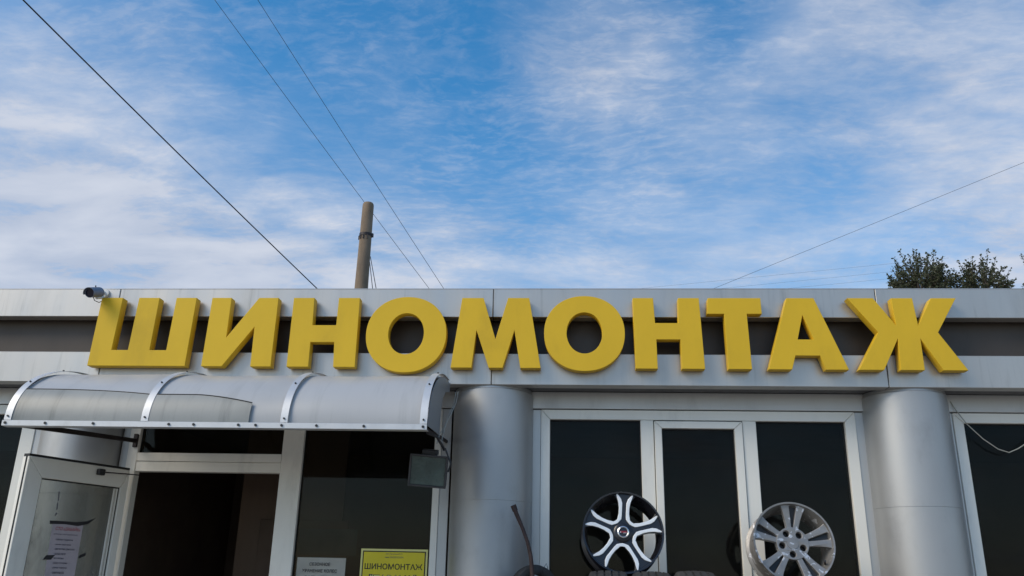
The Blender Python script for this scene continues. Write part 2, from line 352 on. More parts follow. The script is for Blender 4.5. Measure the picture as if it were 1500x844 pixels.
# window frames
FY = .27
def frame(bm, x0, x1, z0, z1, wl, wr, wt, wb, y0, y1, gap=.0012):
    g = gap
    quads = [[(x0, z1), (x1, z1), (x1-wr, z1-wt), (x0+wl, z1-wt)], [(x0, z0), (x0+wl, z0+wb), (x1-wr, z0+wb), (x1, z0)],
             [(x0, z0), (x0, z1), (x0+wl, z1-wt), (x0+wl, z0+wb)], [(x1, z0), (x1-wr, z0+wb), (x1-wr, z1-wt), (x1, z1)]]
    offs = [(0, g), (0, -g), (-g, 0), (g, 0)]
    for q, (ox, oz) in zip(quads, offs): prism(bm, [(x+ox, y0, z+oz) for x, z in q], (0, y1-y0, 0))
def pane(parent, x0, x1, z0, z1, y, m='glass'):
    bm = bmesh.new(); box(bm, x0-.01, x1+.01, y, y+.006, z0-.01, z1+.01); link("pane", mesh(bm), m, parent)
    bm = bmesh.new(); frame(bm, x0-.0005, x1+.0005, z0-.0005, z1+.0005, .007, .007, .007, .007, y-.011, y-.001, 0); link("gasket", mesh(bm), 'gasket', parent)
def part_frame(name, bm, parent=shop): return link(name, mesh(bm), 'pvc', parent, bevel=.0025)
ZF, ZG, ZS = 2.748, 2.682, .14
def header(x0, x1):
    bm = bmesh.new(); box(bm, x0, x1, .262, .29, ZF+.007, ZB+.010); link("header_panel", mesh(bm), 'acp_dim', shop, bevel=.002)
    bm = bmesh.new(); box(bm, x0+.002, x1-.002, .291, .300, ZF-.04, ZF+.03); link("seal_strip", mesh(bm), 'gasket', shop)
def strip(x0, x1, z1=ZF+.001):
    bm = bmesh.new(); box(bm, x0, x1, .279, .30, .1, z1); link("closing_strip", mesh(bm), 'strip', shop, bevel=.002)
def plinth(x0, x1):
    bm = bmesh.new(); box(bm, x0, x1, .27, .36, 0, ZS-.003); link("plinth", mesh(bm), 'render', shop)
# bay to the right of the middle column: fixed, sash, fixed
header(-.235, 2.02); strip(-.235, -.170); strip(1.956, 2.02); plinth(-.235, 2.02)
bm = bmesh.new(); frame(bm, -.168, 1.954, ZS, ZF, .062, .071, .066, .07, FY, FY+.075)
box(bm, .513, .600, FY+.001, FY+.074, ZS+.07, ZG-.0005); box(bm, 1.201, 1.291, FY+.001, FY+.074, ZS+.07, ZG-.0005)
wf = part_frame("window_frame", bm)
pane(wf, -.106, .513, ZS+.07, ZG, FY+.04); pane(wf, 1.291, 1.883, ZS+.07, ZG, FY+.04)
bm = bmesh.new(); frame(bm, .606, 1.195, ZS+.077, ZG-.0085, .0495, .0535, .0485, .056, FY-.012, FY+.06)
sa = part_frame("window_sash", bm); bm = bmesh.new(); frame(bm, .598, 1.203, ZS+.068, ZG+.002, .012, .012, .014, .012, FY+.012, FY+.03, 0); link("seal", mesh(bm), 'gasket', sa); pane(sa, .6555, 1.1415, ZS+.133, ZG-.057, FY+.03)
# outer bays
for x0, x1, sl, sr in ((2.600, 4.62, 2.553, 4.68), (-5.70, -3.780, -5.76, -3.706)):
    header(sl-.02, sr+.02); strip(sl, x0-.002); strip(x1+.002, sr); plinth(sl, sr)
    bm = bmesh.new(); wl = .066 if x0 > 0 else .09; wr = .066 if x0 > 0 else .098
    frame(bm, x0, x1, ZS, ZF, wl, wr, .066, .07, FY, FY+.075); xm = (x0+x1)/2+.35*(1 if x0 > 0 else -1)
    box(bm, xm, xm+.08, FY+.001, FY+.074, ZS+.07, ZG-.0005); wf = part_frame("window_frame", bm)
    pane(wf, x0+wl, xm, ZS+.07, ZG, FY+.04); pane(wf, xm+.08, x1-wr, ZS+.07, ZG, FY+.04)
# entrance bay
header(-3.14, -.775); strip(-3.125, -3.072); strip(-.854, -.790)
bm = bmesh.new(); e0, e1 = -3.070, -.856
frame(bm, e0, e1, ZS, ZF, .072, .046, .066, .07, FY, FY+.075)
ef0 = part_frame("entrance_frame", bm)
bm = bmesh.new(); box(bm, -1.968, -1.820, FY+.001, FY+.074, ZS+.071, ZG-.0005); link("mullion", mesh(bm), 'pvc', ef0, bevel=.0025)
bm = bmesh.new(); box(bm, -2.9975, -1.9685, FY-.004, FY+.074, 2.362, 2.420); box(bm, -2.9975, -1.9685, FY+.002, FY+.07, 2.292, 2.360); link("transom_bar", mesh(bm), 'pvc', ef0, bevel=.0025)
pane(ef0, -2.998, -1.968, 2.420, ZG, FY+.04, 'glass2'); pane(ef0, -1.820, -.902, ZS+.07, ZG, FY+.04, 'glass2')
bm = bmesh.new(); box(bm, -1.98, -.79, .27, .36, 0, ZS-.003); link("plinth", mesh(bm), 'render', shop)
# open door leaf
hin = Vector((-2.994, .20, 0)); dx = Vector((-.40188603, -.91568969, 0)); nx = Vector((.91568969, -.40188603, 0))   # nx: inner face looks at the camera
DW, DT, DZ0, DZ1 = .745, .062, .16, 2.287
leafM = Matrix(((dx.x, -nx.x, 0, hin.x), (dx.y, -nx.y, 0, hin.y), (0, 0, 1, 0), (0, 0, 0, 1)))   # local: x along leaf, y away from inner face
bm = bmesh.new(); frame(bm, 0, DW, DZ0, DZ1, .055, .112, .122, .12, 0, DT); me = mesh(bm); me.transform(leafM)
door = link("entrance_door", me, 'pvc', shop, bevel=.003)
def leafpart(name, build, m, parent=door, **k):
    bm = bmesh.new(); build(bm); me = mesh(bm); me.transform(leafM); return link(name, me, m, parent, **k)
leafpart("pane", lambda bm: box(bm, .05, .64, .026, .032, DZ0+.11, DZ1-.115), 'doorglass')
leafpart("gasket", lambda bm: (frame(bm, .0555, .6325, DZ0+.1205, DZ1-.1225, .006, .006, .006, .006, .012, .025, 0),), 'gasket')
leafpart("glazing_bead", lambda bm: (box(bm, .066, .074, .008, .0255, DZ0+.13, DZ1-.13), box(bm, .084, .089, .012, .0255, DZ0+.13, DZ1-.13)), 'pvc')
leafpart("seal", lambda bm: (box(bm, .0, DW, .004, .056, DZ1+.0005, DZ1+.016), box(bm, DW+.0005, DW+.006, .018, .026, DZ0, DZ1)), 'gasket')
leafpart("door_closer", lambda bm: (box(bm, .215, .265, -.034, -.001, DZ1-.060, DZ1-.020),), 'black', bevel=.005)
leafpart("closer_arm", lambda bm: tube(bm, [(.215, -.02, DZ1-.038), (.10, -.06, DZ1-.036), (-.03, -.055, DZ1-.03)], .004, 6), 'dark')
leafpart("handle", lambda bm: (tube(bm, [(.70, 0, 1.10), (.70, -.05, 1.10), (.62, -.055, 1.10)], .009, 8), box(bm, .685, .715, -.008, -.0005, 1.0, 1.2)), 'whitebody')
# ------------------------------------------------------------------ the sign letters
YF = -.085
def letter(ch, loops, label):
    out = []
    for lp in loops:
        pts = [at(u, v, YF) for u, v in lp]; out.append([[p.x, p.z] for p in pts])
    allz = [(z[i][1], lp[i][1]) for z, lp in zip(out, loops) for i in range(len(lp))]
    for z, lp in zip(out, loops):          # level the horizontals
        for i in range(len(lp)):
            same = [q for q, v in allz if abs(v-lp[i][1]) < 1.3]; z[i][1] = sum(same)/len(same)
    return out
LET = {
 'sha': ("Ш", [[(149.5, 437), (180, 437), (162.9, 512.8), (187.2, 512.8), (203.9, 437), (233.7, 437), (218.8, 512.8), (243.3, 512.8), (258.7, 437), (288.1, 437), (270, 538.2), (127, 537.6)]], "first letter of the yellow sign, three uprights joined by a base bar"),
 'i': ("И", [[(311.1, 437), (339.3, 437), (331.2, 494.7), (379.8, 437), (408, 437), (395.8, 538.8), (366, 538.8), (372.8, 478.7), (324, 538.8), (293.9, 538.6)]], "second letter of the yellow sign, shaped like a mirrored N"),
 'en': ("Н", [[(430.5, 436.8), (460.7, 436.8), (457.6, 476.4), (492.4, 476.4), (496.5, 436.8), (527.2, 436.8), (519.3, 539.3), (487.6, 539.3), (489.5, 501.1), (454.7, 501.1), (451.1, 539.3), (419.2, 539.3)]], "yellow H shaped letter left of the first round letter"),
 'em': ("М", [[(677.2, 437.3), (708.4, 437.3), (725.7, 496.8), (744.4, 437.3), (775.3, 437.3), (792, 539.6), (762, 539.6), (753.6, 483.6), (736, 539.6), (715.6, 539.6), (698, 483.6), (690.4, 539.6), (659.7, 539.6)]], "yellow M shaped letter between the two round letters"),
 'en2': ("Н", [[(926.7, 437.3), (956.7, 437.3), (959.6, 473.3), (993.9, 473.3), (993.2, 437.3), (1023.7, 437.3), (1033, 539.3), (999.2, 539.3), (996.8, 497.3), (961.5, 497.3), (963.7, 539.3), (931.5, 539.3)]], "yellow H shaped letter between the second round letter and the T"),
 'te': ("Т", [[(1036.7, 436.3), (1113.8, 436.3), (1116.1, 459.8), (1094, 459.8), (1101.8, 539.8), (1067.4, 539.8), (1060.8, 459.8), (1035.8, 459.8)]], "yellow T shaped letter of the fascia sign"),
 'a': ("А", [[(1151.9, 435.4), (1191.5, 435.4), (1243.7, 539.6), (1210.1, 539.6), (1201.5, 520.9), (1165.4, 520.9), (1160.5, 539.6), (1126.1, 539.6)], [(1175.4, 461.6), (1192.1, 497.4), (1168.6, 497.4)]], "yellow A shaped letter with a triangular hole"),
 'zhe': ("Ж", [[(1240.6, 435.4), (1278.5, 435.4), (1312.7, 476.8), (1305, 435.4), (1336, 435.4), (1345, 476.8), (1363.4, 435.4), (1399.8, 435.4), (1374.2, 487), (1418.3, 538.9), (1381.9, 538.9), (1348.4, 496), (1354.6, 538.9), (1319.4, 538.9), (1315.4, 496), (1295.2, 538.9), (1258.2, 538.9), (1286.7, 487)]], "last letter of the yellow sign, six arms spreading from an upright"),
}
def ellipse_loop(l, r, t, b, k=64, e=2.0):
    c0 = at((l+r)/2, (t+b)/2, YF); p0, p1 = at(l, (t+b)/2, YF), at(r, (t+b)/2, YF); q0, q1 = at((l+r)/2, t, YF), at((l+r)/2, b, YF)
    cx_, cz_ = (p0.x+p1.x)/2, (q0.z+q1.z)/2; rx, rz = abs(p1.x-p0.x)/2, abs(q0.z-q1.z)/2
    o = []
    for i in range(k):
        a = 2*math.pi*i/k; c, s = math.cos(a), math.sin(a)
        o.append([cx_+rx*math.copysign(abs(c)**(2/e), c), cz_+rz*math.copysign(abs(s)**(2/e), s)])
    return o
G_LET = "yellow letters of the fascia sign"
def add_letter(loops, label):
    loops = [list(l) for l in loops]
    def area(l): return sum(l[i][0]*l[(i+1) % len(l)][1]-l[(i+1) % len(l)][0]*l[i][1] for i in range(len(l)))
    me = shape2d(loops, .072, .0016)
    cxm = sum(p[0] for p in loops[0])/len(loops[0]); zb = min(p[1] for p in loops[0])
    me.transform(Matrix.Translation((-cxm, 0, -zb)))
    o = link("sign_letter", me, 'yellow', smooth=30); o.location = (cxm, YF, zb)
    return tag(o, label, "sign letter", G_LET)
built = {k: letter(v[0], v[1], v[2]) for k, v in LET.items()}
ztop = sum([max([p[1] for p in b[0]]) for b in built.values()])/len(built); zbot = sum([min([p[1] for p in b[0]]) for b in built.values()])/len(built)
for k, lp in built.items():
    hi = max(p[1] for p in lp[0]); lo_ = min(p[1] for p in lp[0])
    for l in lp:
        for p in l:
            if abs(p[1]-hi) < .006: p[1] = ztop
            if abs(p[1]-lo_) < .008: p[1] = zbot
    add_letter(lp, LET[k][2])
add_letter([ellipse_loop(536, 653.7, 435.1, 545.5, e=2.12), ellipse_loop(568.7, 620.8, 458.9, 518.9, e=2.05)], "first round O letter of the yellow sign, nearest the concrete pole")
add_letter([ellipse_loop(797, 915.4, 433.7, 543.6, e=2.12), ellipse_loop(830, 882.3, 457.7, 517.9, e=2.05)], "second round O letter, right of the M shaped one")
# ------------------------------------------------------------------ canopy over the entrance
KX0, KX1, KP, KZ0, KH = -3.245, -.775, .85, 2.432, .43
canopy = empty("entrance_canopy", ((KX0+KX1)/2, 0, KZ0), "curved milky polycarbonate canopy with aluminium strips over the entrance", "canopy")
def kp(t, off=0.):                     # t: 0 at the wall, 1 at the front edge
    a = t*math.pi/2; s, c = math.sin(a)**.93, math.cos(a)**.93
    return Vector((0, -(KP+off)*s, KZ0+(KH+off)*c))
def arc_sheet(bm, x0, x1, t0, t1, off, th, n_=28, topfn=None, nx_=1, wob=0.):
    g0, g1 = [], []
    for j in range(nx_+1):
        x = x0+(x1-x0)*j/nx_; ta = topfn(j/nx_) if topfn else t0
        c0, c1 = [], []
        for i in range(n_+1):
            t = ta+(t1-ta)*i/n_; wv_ = wob*mnoise.noise(Vector((x*2.1, t*3, 4.2))) if wob else 0
            p = kp(t, off+wv_); q = kp(t, off-th+wv_); c0.append(bm.verts.new((x, p.y, p.z))); c1.append(bm.verts.new((x, q.y, q.z)))
        g0.append(c0); g1.append(c1)
    for j in range(nx_):
        for i in range(n_):
            bm.faces.new((g0[j][i], g0[j][i+1], g0[j+1][i+1], g0[j+1][i])); bm.faces.new((g1[j][i], g1[j+1][i], g1[j+1][i+1], g1[j][i+1]))
        bm.faces.new((g0[j][0], g0[j+1][0], g1[j+1][0], g1[j][0])); bm.faces.new((g0[j][n_], g1[j][n_], g1[j+1][n_], g0[j+1][n_]))
    for j in (0, nx_):
        for i in range(n_): bm.faces.new((g0[j][i], g1[j][i], g1[j][i+1], g0[j][i+1]))
RX = [KX0+.021, -2.408, -1.594, KX1-.021]
for i in range(3):
    bm = bmesh.new(); arc_sheet(bm, RX[i]+.003, RX[i+1]-.003, .02, 1, 0, .008, nx_=14, wob=.010); link("roof_sheet", mesh(bm), 'poly', canopy, smooth=40)
bm = bmesh.new(); arc_sheet(bm, RX[0]+.02, RX[1]-.022, 0, .995, .016, .004, n_=12, nx_=16, topfn=lambda s: .715+.05*s**2.5, wob=.004); link("patch_sheet", mesh(bm), 'poly2', canopy, smooth=40)
bm = bmesh.new(); arc_sheet(bm, RX[1]+.022, -1.80, 0, .995, .016, .004, n_=12, nx_=16, topfn=lambda s: .765+.075*max(0, s-.40)**1.5/.46, wob=.004); link("patch_sheet", mesh(bm), 'poly2', canopy, smooth=40)
for px0, px1, fn in ((RX[0]+.02, RX[1]-.022, lambda s: .715+.05*s**2.5), (RX[1]+.022, -1.80, lambda s: .765+.075*max(0, s-.40)**1.5/.46)):
    bm = bmesh.new(); P_ = []
    for j in range(33):
        p = kp(fn(j/32)-.004, .0175); P_.append(Vector((px0+(px1-px0)*j/32, p.y, p.z)))
    tube(bm, P_, .0032, 5); link("patch_seam", mesh(bm), 'gasket', canopy, smooth=60)
for x in RX:
    bm = bmesh.new(); arc_sheet(bm, x-.021, x+.021, .02, .992, .020, .002); rb = link("rib_strip", mesh(bm), 'rail', canopy, smooth=40)
    bm = bmesh.new(); arc_sheet(bm, x-.012, x+.012, .03, .985, -.010, .016); link("rib_bar", mesh(bm), 'dark', rb, smooth=40)
    for t in (.30, .62, .965):
        p = kp(t, .018); q = kp(t, .027); bm = bmesh.new(); cyl(bm, (x, p.y, p.z), (x, q.y, q.z), .0055, 10); link("screw", mesh(bm), 'black', rb, smooth=40)
bm = bmesh.new(); box(bm, KX0-.002, KX1+.002, -KP-.030, -KP-.024, KZ0-.028, KZ0+.004); box(bm, KX0-.002, KX1+.002, -KP-.0235, -KP+.03, KZ0-.028, KZ0-.024)
rail = link("front_rail", mesh(bm), 'rail', canopy, bevel=.0015)
for x in (KX0+.02, -2.985, -2.70, -2.255, -2.11, -1.85, -1.75, -1.40, -1.13, -1.60, KX1-.02):
    bm = bmesh.new(); cyl(bm, (x, -KP-.029, KZ0-.011), (x, -KP-.036, KZ0-.011), .0075, 10); link("screw", mesh(bm), 'black', rail, smooth=40)
bm = bmesh.new(); box(bm, KX0+.03, KX1-.03, -.045, -.003, KZ0+KH-.04, KZ0+KH-.012); link("wall_rail", mesh(bm), 'dark', canopy)
for x, s in ((KX1, 1), (KX0, -1)):       # crescent end cheeks
    bm = bmesh.new(); outer = [kp(i/20*.985+.015, -.002) for i in range(21)]
    inner = [Vector((0, -.40, KZ0+.02)), Vector((0, -.39, KZ0+.16)), Vector((0, -.34, KZ0+.26)), Vector((0, -.22, KZ0+.33)), Vector((0, -.03, KZ0+.37))]
    prism(bm, [Vector((x, p.y, p.z)) for p in outer+inner], (s*.004, 0, 0)); link("end_cheek", mesh(bm), 'polyend', canopy)
b0, b1 = Vector((-3.02, .262, 2.498)), Vector((-3.20, -.80, 2.425))
bm = bmesh.new(); prism(bm, [b0+Vector((0, -.012, -.014)), b1+Vector((0, 0, -.016)), b1+Vector((0, 0, .016)), b0+Vector((0, -.012, .014))], (.022, 0, 0)); br = link("brace_bar", mesh(bm), 'dark', canopy, bevel=.003)
bm = bmesh.new(); box(bm, -3.036, -3.006, .250, .2695, 2.455, 2.548); link("wall_plate", mesh(bm), 'dark', br, bevel=.003)
bm = bmesh.new(); tube(bm, [(-.82, .262, 2.52), (-.80, -.3, 2.47), (-.80, -.80, 2.425)], .012, 8); br = link("brace_bar", mesh(bm), 'dark', canopy, smooth=40)
# ------------------------------------------------------------------ floodlight under the canopy corner
fl = empty("floodlight", at(627, 690, -.40), "dark square floodlight with green glass under the right canopy corner", "floodlight")
Rf = Matrix.Rotation(rad(4), 3, 'Y') @ Matrix.Rotation(rad(12), 3, 'X')
def flpart(name, build, m, **k):
    bm = bmesh.new(); build(bm); me = mesh(bm); me.transform(Rf.to_4x4()); return link(name, me, m, fl, local=True, **k)
flpart("housing", lambda bm: prism(bm, [(-.112, 0, -.092), (.112, 0, -.092), (.112, 0, .092), (-.112, 0, .092)], (0, .05, 0)), 'lampbody', bevel=.006)
flpart("housing_back", lambda bm: box(bm, -.085, .085, .0505, .10, -.07, .075), 'lampbody', bevel=.015)
flpart("bezel", lambda bm: frame(bm, -.116, .116, -.096, .096, .012, .012, .012, .012, -.012, -.0005, .0004), 'lampbody', bevel=.002)
flpart("lamp_glass", lambda bm: box(bm, -.103, .103, -.006, -.001, -.083, .083), 'lampglass')
flpart("terminal_box", lambda bm: box(bm, -.05, .045, .02, .075, .0925, .125), 'black', bevel=.004)
flpart("yoke", lambda bm: tube(bm, [(.117, .04, 0), (.13, .04, .05), (.10, .045, .11), (.085, .05, .14)], .006, 6), 'lampbody')
pA, pB, pC, pD = Vector(fl.location)+Vector((.085, .05, .135)), at(649, 655, -.37), at(640, 640, -.45), at(626, 634, -.60)
bm = bmesh.new(); tube(bm, [pA, pB, pC.lerp(pB, .3), pC, pD], .009, 8); link("bracket_arm", mesh(bm), 'lampbody', fl, smooth=50)
# pale cables from the soffit to the floodlight
for k, pts in enumerate(([(671, 574), (668, 590), (661, 606), (653, 622), (648, 640), (646, 655)], [(668, 574), (664, 594), (656, 610), (651, 626), (644, 636), (640, 650)])):
    ys = [0.0, -.05, -.12, -.2, -.3, -.36]
    bm = bmesh.new(); tube(bm, [at(u, v, y) for (u, v), y in zip(pts, ys)], .0032, 6); o = link("power_cable", mesh(bm), 'cable', smooth=60)
    tag(o, ("outer pale cable drooping from the soffit to the floodlight", "inner pale cable bending behind the floodlight bracket")[k], "cable", "cables at the canopy corner")
pts = [(1392, 588), (1401, 602), (1416, 621), (1440, 643), (1462, 658), (1478, 663), (1492, 657), (1510, 645), (1560, 600)]
bm = bmesh.new(); tube(bm, [at(u, v, .245 if i else .262) for i, (u, v) in enumerate(pts)], .0035, 6)
tag(link("hanging_cable", mesh(bm), 'cable', smooth=60), "loose pale cable sagging across the right hand window", "cable")
# ------------------------------------------------------------------ security camera
ca, cb_ = at(131.5, 429, -.23), at(147, 428.5, -.09)
se = empty("security_camera", at(154.5, 430, -.002), "grey bullet security camera on white bracket at the fascia corner", "security camera")
ax = (ca-cb_).normalized()
def bullet(bm, prof, seg=24):
    q = Vector((0, 0, 1)).rotation_difference(ax).to_matrix().to_4x4(); lathe(bm, prof, seg); bmesh.ops.transform(bm, verts=bm.verts, matrix=Matrix.Translation(cb_) @ q)
Lc = (ca-cb_).length
bm = bmesh.new(); bullet(bm, [(0, -.02), (.020, -.018), (.030, 0), (.034, .01), (.034, Lc), (.031, Lc), (.031, Lc-.012), (0, Lc-.012)]); link("housing", mesh(bm), 'greybody', se, smooth=40)
bm = bmesh.new(); bullet(bm, [(0, Lc-.011), (.0305, Lc-.011), (.0305, Lc-.009), (0, Lc-.009)]); link("lens_window", mesh(bm), 'lensglass', se)
bm = bmesh.new()
sh = [(.0365, .02), (.0365, Lc+.018), (.0385, Lc+.018), (.0385, .02)]
q = Vector((0, 0, 1)).rotation_difference(ax).to_matrix(); side = ax.cross(Vector((0, 0, 1))).normalized(); upx = side.cross(ax)
for k in range(14):
    a0, a1 = rad(-20+k*220/14), rad(-20+(k+1)*220/14)
    P_ = lambda r, h, a: cb_+ax*h+(side*math.cos(a)+upx*math.sin(a))*r
    vs = [bm.verts.new(P_(r, h, a)) for a in (a0, a1) for r, h in sh]
    for f in ((0, 1, 2, 3), (7, 6, 5, 4), (0, 4, 5, 1), (1, 5, 6, 2), (2, 6, 7, 3), (3, 7, 4, 0)): bm.faces.new([vs[i] for i in f])
bmesh.ops.remove_doubles(bm, verts=bm.verts, dist=1e-5)
link("sun_shield", mesh(bm), 'greybody', se)
bm = bmesh.new(); t_ = cb_+ax*(Lc*.45)+upx*.0385; cyl(bm, t_, t_+upx*.012, .004, 8); link("shield_screw", mesh(bm), 'black', se)
wl_ = Vector(se.location)
bm = bmesh.new(); cyl(bm, wl_+Vector((0, .0015, 0)), wl_+Vector((0, -.014, 0)), .030, 24); tube(bm, [wl_+Vector((0, -.012, 0)), wl_+Vector((0, -.05, -.012)), cb_+Vector((.012, .02, -.030)), cb_+ax*.04+Vector((0, 0, -.040))], .011, 10); link("wall_bracket", mesh(bm), 'whitebody', se, smooth=40)
bm = bmesh.new(); tube(bm, [cb_+ax*.10-upx*.03, cb_+ax*.08-upx*.055, cb_+ax*.02-upx*.07, cb_-ax*.03-upx*.062, wl_+Vector((.004, -.01, -.05))], .0028, 6); link("cable", mesh(bm), 'black', se, smooth=60)
# ------------------------------------------------------------------ notices
def flat(name, parent, x0, x1, z0, z1, y, m, th=.0015):
    bm = bmesh.new(); box(bm, x0, x1, y-th, y, z0, z1); return link(name, mesh(bm), m, parent)
def put_text(s, h, x, z, y, m, parent, bold=0., width=None, rot=None, italic=0., align='CENTER', name="lettering"):
    me = text(s, h, bold, width, align, italic=italic)
    if rot: me.transform(rot)
    me.transform(Matrix.Translation((x, y, z))); return link(name, me, m, parent)
YP = FY+.0395                          # outer face of the pane
wn = empty("paper_notice", (-1.63, YP, 1.45), "creased white paper notice about seasonal wheel storage taped in the window", "notice")
bm = bmesh.new(); g = 12
gr = [[bm.verts.new((-1.795+.33*i/g, YP-.003-.004*abs(mnoise.noise(Vector((i*.5, j*.5, 1)))), 1.30+.442*j/g)) for j in range(g+1)] for i in range(g+1)]
for i in range(g):
    for j in range(g): bm.faces.new((gr[i][j], gr[i+1][j], gr[i+1][j+1], gr[i][j+1]))
bmesh.ops.solidify(bm, geom=bm.faces, thickness=.0006); link("paper", mesh(bm), 'paper', wn, smooth=60)
put_text("СЕЗОННОЕ", .021, -1.638, 1.690, YP-.0095, 'ink', wn, .016, .140)
put_text("ХРАНЕНИЕ КОЛЕС", .021, -1.636, 1.648, YP-.0095, 'ink', wn, .016, .236)
put_text("ЕСТЬ МЕСТА", .021, -1.632, 1.604, YP-.0095, 'ink', wn, .016, .20)
ys = empty("yellow_plate", (-1.141, YP, 1.45), "yellow plate with black border and tyre fitting lettering in the window corner", "sign")
flat("plate", ys, -1.366, -.916, 1.30, 1.806, YP-.001, 'yedge')
flat("border", ys, -1.353, -.929, 1.31, 1.793, YP-.003, 'ink', .001)
flat("plate_face", ys, -1.346, -.936, 1.318, 1.786, YP-.0045, 'ysheet', .001)
yy = YP-.0065
put_text("ИП Петухов Ю.П.", .012, -1.140, 1.767, yy, 'inkgrey', ys, .0, .112)
put_text("инн 250205522204", .011, -1.140, 1.748, yy, 'inkgrey', ys, .0, .124)
put_text("ШИНОМОНТАЖ", .038, -1.141, 1.675, yy, 'ink', ys, .018, .388)
put_text('"ZAPAVA"', .075, -1.143, 1.570, yy, 'ink', ys, .035, .318)
put_text('"ZAPAVA"', .067, -1.143, 1.574, yy-.001, 'yedge', ys, .002, .302, name="outline_lettering")
sh_ = flat("grey_film", None, -1.803, -1.405, 1.757, 1.93, FY+.056, 'sheet', .001); tag(sh_, "dull grey film hanging inside the glass above the white notice", "film")
# poster on the open door
po = empty("door_poster", leafM @ Vector((.37, .02, 1.5)), "faded service list poster with red heading on the open door", "poster")
def lp(name, build, m, **k):
    bm = bmesh.new(); build(bm); me = mesh(bm); me.transform(leafM); return link(name, me, m, po, **k)
# reading direction runs from the free edge (large s) to the hinge (small s)
def lprism(bm, pts, y, th): prism(bm, [(s, y, z) for s, z in pts], (0, -th, 0))
lp("poster_sheet", lambda bm: lprism(bm, [(.487, 1.900), (.270, 1.912), (.268, 1.42), (.470, 1.42)], .0255, .001), 'poster')
lp("tape", lambda bm: lprism(bm, [(.512, 1.918), (.43, 1.921), (.33, 1.920), (.25, 1.931), (.186, 1.957), (.235, 1.915), (.31, 1.897), (.40, 1.903), (.508, 1.898)], .0240, .001), 'tape')
lp("tape", lambda bm: lprism(bm, [(.512, 1.684), (.49, 1.712), (.432, 1.714), (.455, 1.686)], .0240, .001), 'tape')
lp("tape", lambda bm: lprism(bm, [(.262, 1.700), (.262, 1.718), (.216, 1.737), (.216, 1.716)], .0240, .001), 'tape')
for a, b in (((.488, 2.10), (.482, 2.04)), ((.484, 2.03), (.481, 1.985)), ((.478, 1.97), (.484, 1.95))):
    lp("glue_mark", lambda bm: lprism(bm, [(a[0], a[1]), (a[0]-.008, a[1]-.005), (b[0]-.006, b[1]), (b[0], b[1])], .0252, .0006), 'inkgrey')
def ltext(s, h, sl, z, m, width, italic=0., bold=.0):
    me = text(s, h, bold, width, 'LEFT', italic=italic)
    for v in me.vertices: v.co = Vector((sl-v.co.x, .0230, z+v.co.z))
    me.flip_normals(); me.transform(leafM); return link("lettering", me, m, po)
ltext("СТО «ЗАБАЙК»", .026, .462, 1.864, 'inkred', .175, .2, .012)
ltext("(ремонт автомобилей)", .012, .468, 1.834, 'inkgrey', .17)
for i, (s_, wdt) in enumerate((("- ремонт подвески", .125), ("- ремонт двигателей", .115), ("- диагностика двигателя", .145), ("- замена масел", .085), ("- автоэлектрика", .075), ("- развал-схождение", .105), ("- ремонт тормозов", .105), ("- шиномонтаж", .09), ("- покраска авто", .14))):
    ltext(s_, .0125, .452-.002*i, 1.800-.028*i, 'inkgrey', wdt, 0, .01)
# ------------------------------------------------------------------ wheels, tyres and their rack
def wheel_base(name, loc, rot, label, R):
    o = empty(name, loc, label, "wheel rim"); o.rotation_euler = rot; return o
def polar(r, a): return (r*math.cos(a), r*math.sin(a))
def smooth_loop(pts, it=2):
    for _ in range(it):
        q = []
        for i in range(len(pts)):
            a, b = pts[i], pts[(i+1) % len(pts)]; q += [(.75*a[0]+.25*b[0], .75*a[1]+.25*b[1]), (.25*a[0]+.75*b[0], .25*a[1]+.75*b[1])]
        pts = q
    return pts
def rim_barrel(bm, R, depth):
    lathe(bm, [(R, .0), (R*.995, -.006), (R*.955, -.004), (R*.94, .012), (R*.90, .05), (R*.86, .11), (R*.88, depth-.02), (R*.96, depth-.012), (R, depth-.004), (R, depth), (R*.985, depth+.002), (R*.94, depth), (R*.90, depth-.03), (R*.885, .12), (R*.93, .05), (R*.965, .022), (R*.985, .014)], 80, 'Y', closed=True)
def rotz2(pts, a): c, s = math.cos(a), math.sin(a); return [(x*c-y*s, x*s+y*c) for x, y in pts]
def dish(me, R, amt):
    for v in me.vertices:
        r = math.hypot(v.co.x, v.co.z)/R; v.co.y += amt*(1-min(1, r)**2)*.8
# black rim with bright trims
RB = .248
pb = at(914, 778, -.21)
wb = wheel_base("alloy_wheel", pb - Vector((0, 0, RB)), (rad(-9), 0, rad(2)), "black five spoke alloy wheel with bright cut faces standing on the tyres", RB)
cent = Vector((0, 0, RB))
def wpart(name, me, m, parent, cen, **k):
    me.transform(Matrix.Translation(cen)); return link(name, me, m, parent, local=True, **k)
bm = bmesh.new(); rim_barrel(bm, RB, .20); rimo = wpart("rim_barrel", mesh(bm), 'rimblack', wb, cent, smooth=35)
base = rad(85.5)
for k in range(5):
    a = base+k*2*math.pi/5
    half = [(.20, .145), (.34, .155), (.45, .138), (.62, .14), (.78, .175), (.88, .245), (.935, .34)]
    o_ = [(u*RB, v*RB) for u, v in half] + [(.955*RB, .2*RB), (.96*RB, 0), (.955*RB, -.2*RB)] + [(u*RB, -v*RB) for u, v in half[::-1]]
    me = shape2d([rotz2(o_, a)], .030, .003); me.transform(Matrix.Translation((0, .012, 0))); dish(me, RB, .012); wpart("spoke", me, 'rimblack', wb, cent, smooth=40)
